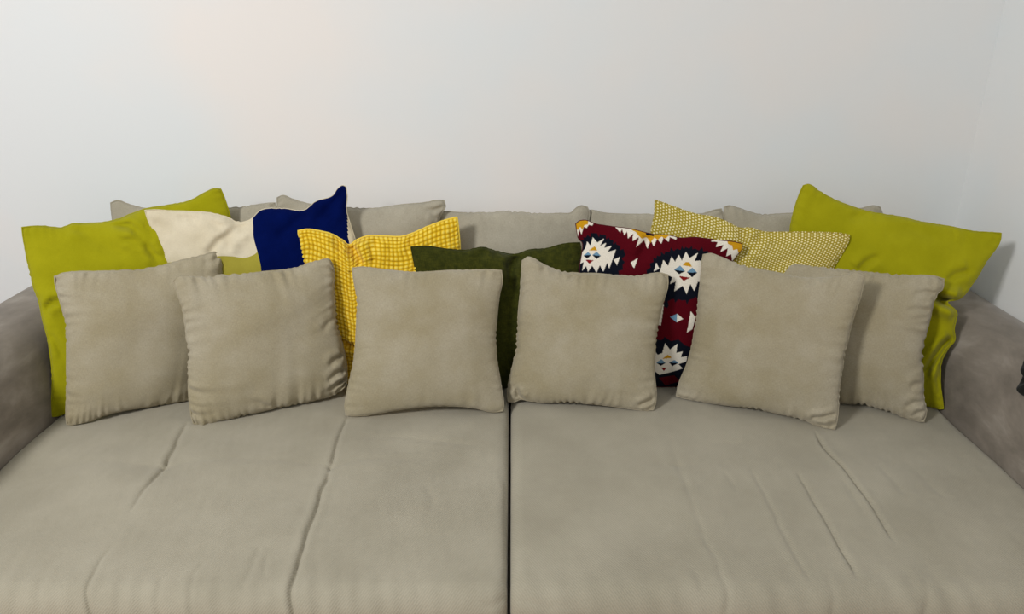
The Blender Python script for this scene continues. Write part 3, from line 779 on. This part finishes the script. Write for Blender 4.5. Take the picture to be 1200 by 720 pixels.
c = cushion('kilim_print_pillow', M['print'],
            top=[(674, 262), (678, 259), (685, 258), (697, 262), (707, 264), (722, 266), (743, 269), (758, 273), (768, 275), (780, 275), (800, 279), (812, 278), (830, 280), (846, 282), (858, 283), (870, 285)],
            right=[(870, 291), (864, 299), (859, 306), (852, 350), (842, 400)], bottom=[S(690, 1.905), S(825, 1.91)], left=[(676, 272), (678, 280), (682, 284), (682, 296), (680, 308), (679, 318), (684, 370)],
            Yt=(1.975, 1.962), Yb=(1.905, 1.91), T=0.075, N=330, seed=36, back_T=0.04, gather=0.2, power=0.55, paint=kilim, seam=0.0014, seam_mat=plain('crimson_thread', srgb(84, 6, 18), 0.9),
            back_mat=plain('crimson_cotton', srgb(84, 6, 18), 0.9), strokes=[([(762, 275), (757, 290), (748, 305)], .006, 6, 1, .5)])
tag(c, 'crimson pillow printed with white and navy geometric stars', 'pillow')

c = cushion('dotted_pillow', M['dots'],
            top=[(767, 234), (787, 241), (806, 248), (820, 252), (835, 254), (852, 260), (866, 267), (881, 267), (893, 271), (918, 272), (952, 272), (981, 273), (996, 275)],
            right=[(995, 281), (987, 297), (977, 314), (968, 370)], bottom=[S(785, 1.975), S(955, 1.915)], left=[(767, 249), (763, 270), (768, 320)],
            Yt=(2.06, 1.970), Yb=(1.975, 1.915), T=0.07, seed=37, back_T=0.04, gather=0.4, power=0.55, seam=0.0016,
            strokes=[([(868, 268), (876, 285), (872, 305)], .008, 6, 1, .6), ([(892, 272), (885, 290)], .005, 5, 1, .4), ([(900, 318), (920, 306), (945, 300)], .003, 7, .8, .4)])
tag(c, 'ochre pillow covered in small cream dots', 'pillow')

# ---- front row: six smaller grey pillows
G2 = 'grey pillows in the front row'
FK = dict(mat=M['grey'], T=0.115, N=120, Yt=None, back_T=0.06, blunt=0.0045)
c = cushion('throw_pillow', top=[(62, 323), (75, 320), (120, 318), (175, 314), (212, 305), (237, 299), (256, 296), (261, 299)], right=[(261, 320), (254, 370), (243, 430)],
            bottom=[(77, 499), (85, 499), (133, 484), (194, 474), (236, 467)], left=[(68, 345), (73, 362), (76, 375), (78, 403), (78, 453)], lean=0.115, seed=41,
            strokes=[([(258, 300), (250, 306), (238, 308)], .004, 4, .9, .4)], **FK)
tag(c, 'grey throw pillow beside the armrest, in front of the lime pillow and cream panel', 'pillow', G2)
c = cushion('throw_pillow', top=[(201, 328), (206, 325), (235, 324), (262, 322), (305, 319), (345, 314), (375, 305), (387, 304), (391, 309)], right=[(392, 325), (393, 350), (395, 373), (401, 400), (407, 435)],
            bottom=[(225, 498), (233, 500), (256, 495), (311, 481), (367, 470), (398, 460), (407, 454)], left=[(208, 345), (215, 370), (219, 403), (221, 459)], Yb=(1.695, 1.845), lean=0.10, seed=42, gather=1.5,
            strokes=[([(405, 435), (395, 438), (384, 448)], .006, 3, 1, .4), ([(406, 445), (396, 450), (385, 460)], .006, 3, 1, .4), ([(402, 418), (392, 422), (386, 430)], .005, 3, 1, .4), ([(394, 373), (385, 378), (378, 388)], .003, 3, 1, .4), ([(318, 478), (305, 473), (295, 470)], .003, 3, 1, .4)], **{**FK, 'T': 0.125})
tag(c, 'grey throw pillow in front of the navy panel with gathered side seams', 'pillow', G2)
c = cushion('throw_pillow', top=[(412, 313), (425, 313), (450, 316), (485, 319), (532, 317), (570, 316), (589, 316)], right=[(589, 326), (585, 348), (582, 375), (582, 417), (586, 445), (590, 470)],
            bottom=[(404, 488), (428, 487), (469, 480), (511, 476), (556, 478), (578, 483), (591, 483)], left=[(415, 330), (418, 350), (418, 375), (414, 425), (408, 453), (404, 478)], lean=0.125, seed=43, gather=0.6, **FK)
tag(c, 'smooth grey throw pillow between the yellow waffle knit and the dark green pillow', 'pillow', G2)
c = cushion('throw_pillow', top=[(611, 304), (618, 301), (625, 303), (635, 309), (656, 317), (702, 321), (748, 323), (775, 320), (784, 321)], right=[(782, 338), (775, 362), (771, 387), (768, 411), (767, 439), (769, 463)],
            bottom=[(594, 472), (603, 471), (610, 468), (620, 470), (672, 472), (717, 476), (751, 481), (767, 482)], left=[(611, 318), (610, 335), (607, 372), (603, 417), (595, 455)], lean=0.125, seed=44, gather=1.0,
            strokes=[([(605, 455), (607, 464), (614, 470)], .006, 2.5, .8, 1), ([(748, 476), (757, 472), (766, 468)], .005, 2.5, .8, 1), ([(672, 322), (664, 330)], .003, 3, 1, .3), ([(640, 312), (634, 320)], .004, 3, 1, .3)], **FK)
tag(c, 'grey throw pillow between the dark green and the crimson patterned pillow', 'pillow', G2)
c = cushion('throw_pillow', top=[(911, 314), (920, 310), (937, 311), (1000, 317), (1055, 322), (1095, 324), (1108, 326)], right=[(1105, 338), (1099, 345), (1095, 353), (1090, 373), (1083, 403), (1082, 437), (1083, 467), (1086, 483)],
            bottom=[(925, 459), (983, 472), (1013, 475), (1043, 483), (1067, 492), (1084, 496)], left=[(914, 350), (920, 410)], Yb=(1.865, 1.71), lean=0.105, seed=46, gather=1.5,
            strokes=[([(1098, 345), (1085, 342), (1070, 345)], .004, 3, 1, .3), ([(1092, 365), (1078, 362), (1062, 364)], .0035, 3, 1, .3), ([(1084, 450), (1074, 450), (1066, 455)], .004, 3, 1, .4), ([(1085, 472), (1072, 472), (1060, 478)], .004, 3, 1, .4), ([(1086, 482), (1075, 484), (1068, 490)], .004, 2.5, 1, .4)], **FK)
tag(c, 'grey throw pillow next to the armrest, partly covered by another grey pillow', 'pillow', G2)
c = cushion('throw_pillow', top=[(823, 297), (832, 297), (843, 301), (872, 311), (913, 320), (952, 325), (984, 323), (1006, 319), (1015, 321)], right=[(1009, 347), (1000, 373), (993, 402), (988, 427), (984, 456), (982, 485)],
            bottom=[(791, 465), (801, 467), (837, 473), (894, 481), (945, 494), (964, 502), (979, 506)], left=[(821, 328), (817, 360), (813, 392), (805, 427), (797, 446)], Yb=(1.845, 1.675), lean=0.085, seed=45, gather=0.8,
            strokes=[([(950, 490), (963, 490), (980, 486)], .006, 2.5, 1, .6), ([(944, 492), (955, 496), (970, 500)], .004, 2.5, 1, .6), ([(953, 326), (950, 335)], .003, 4, 1, .3)], **FK)
tag(c, 'grey throw pillow leaning over its grey neighbour, in front of the dotted pillow', 'pillow', G2)

# ------------------------------------------------------------------ dark folded cloth over the inner edge of the right armrest
def folded_cloth():
    prof = np.array(arm_profile(AR, OR_))
    arc = np.concatenate([[0], np.cumsum(np.linalg.norm(np.diff(prof, axis=0), axis=1))])
    tg = np.gradient(prof, axis=0); nr = np.stack([-tg[:, 1], tg[:, 0]], -1); nr /= np.linalg.norm(nr, axis=1)[:, None]
    if nr[5, 0] > 0: nr *= -1
    i_top = np.argmax(prof[:, 1] > ARM_Z - 0.0005)
    a_top = arc[i_top]
    root = empty('dark_cloth', (1.27, 1.52, ARM_Z))
    rng = np.random.RandomState(9)
    def layer(nm, a0, a1, y0, y1, h0, h1, seed):
        rg = np.random.RandomState(seed)
        nu, nv = 40, 40
        u = np.linspace(0, 1, nu); v = np.linspace(0, 2 * math.pi, nv, endpoint=False)
        V = np.zeros((nu, nv, 3))
        for i, t in enumerate(u):
            y = y0 + (y1 - y0) * t
            ef = math.sqrt(max(0.02, 1 - (2 * t - 1) ** 6))
            for j, w in enumerate(v):
                cx, cz = math.cos(w), math.sin(w)
                aa = (a0 + a1) / 2 + (a1 - a0) / 2 * np.sign(cx) * abs(cx) ** 0.5 * (0.9 + 0.1 * math.sin(9 * t + seed)) * ef
                hh = (h0 + h1) / 2 + (h1 - h0) / 2 * np.sign(cz) * abs(cz) ** 0.7 * ef + (0.004 * math.sin(13 * t + 3 * cx + seed) + 0.003 * math.sin(31 * t + 5 * cx)) * (cz > -0.2)
                p = np.array([np.interp(aa, arc, prof[:, 0]), np.interp(aa, arc, prof[:, 1])])
                q = np.array([np.interp(aa, arc, nr[:, 0]), np.interp(aa, arc, nr[:, 1])]); q /= np.linalg.norm(q)
                p = p + q * max(hh, 0.002)
                V[i, j] = (p[0], y, p[1])
        F = []
        for i in range(nu - 1):
            for j in range(nv):
                F.append((i * nv + j, i * nv + (j + 1) % nv, (i + 1) * nv + (j + 1) % nv, (i + 1) * nv + j))
        o = make_mesh(nm, V.reshape(-1, 3) - np.array(root.location), np.array(F), M['black'], root, uv=V.reshape(-1, 3)[:, :2])
        bm = bmesh.new(); bm.from_mesh(o.data); bmesh.ops.holes_fill(bm, edges=[e for e in bm.edges if e.is_boundary], sides=0)
        bmesh.ops.recalc_face_normals(bm, faces=bm.faces); bm.to_mesh(o.data); bm.free()
        for p in o.data.polygons: p.use_smooth = True
    layer('lower_fold', a_top - 0.115, a_top + 0.05, 1.40, 1.585, 0.002, 0.020, 1)
    layer('upper_fold', a_top - 0.085, a_top + 0.06, 1.39, 1.61, 0.020, 0.036, 2)
    tag(root, 'black crumpled cloth folded over the edge of the armrest', 'cloth')
folded_cloth()
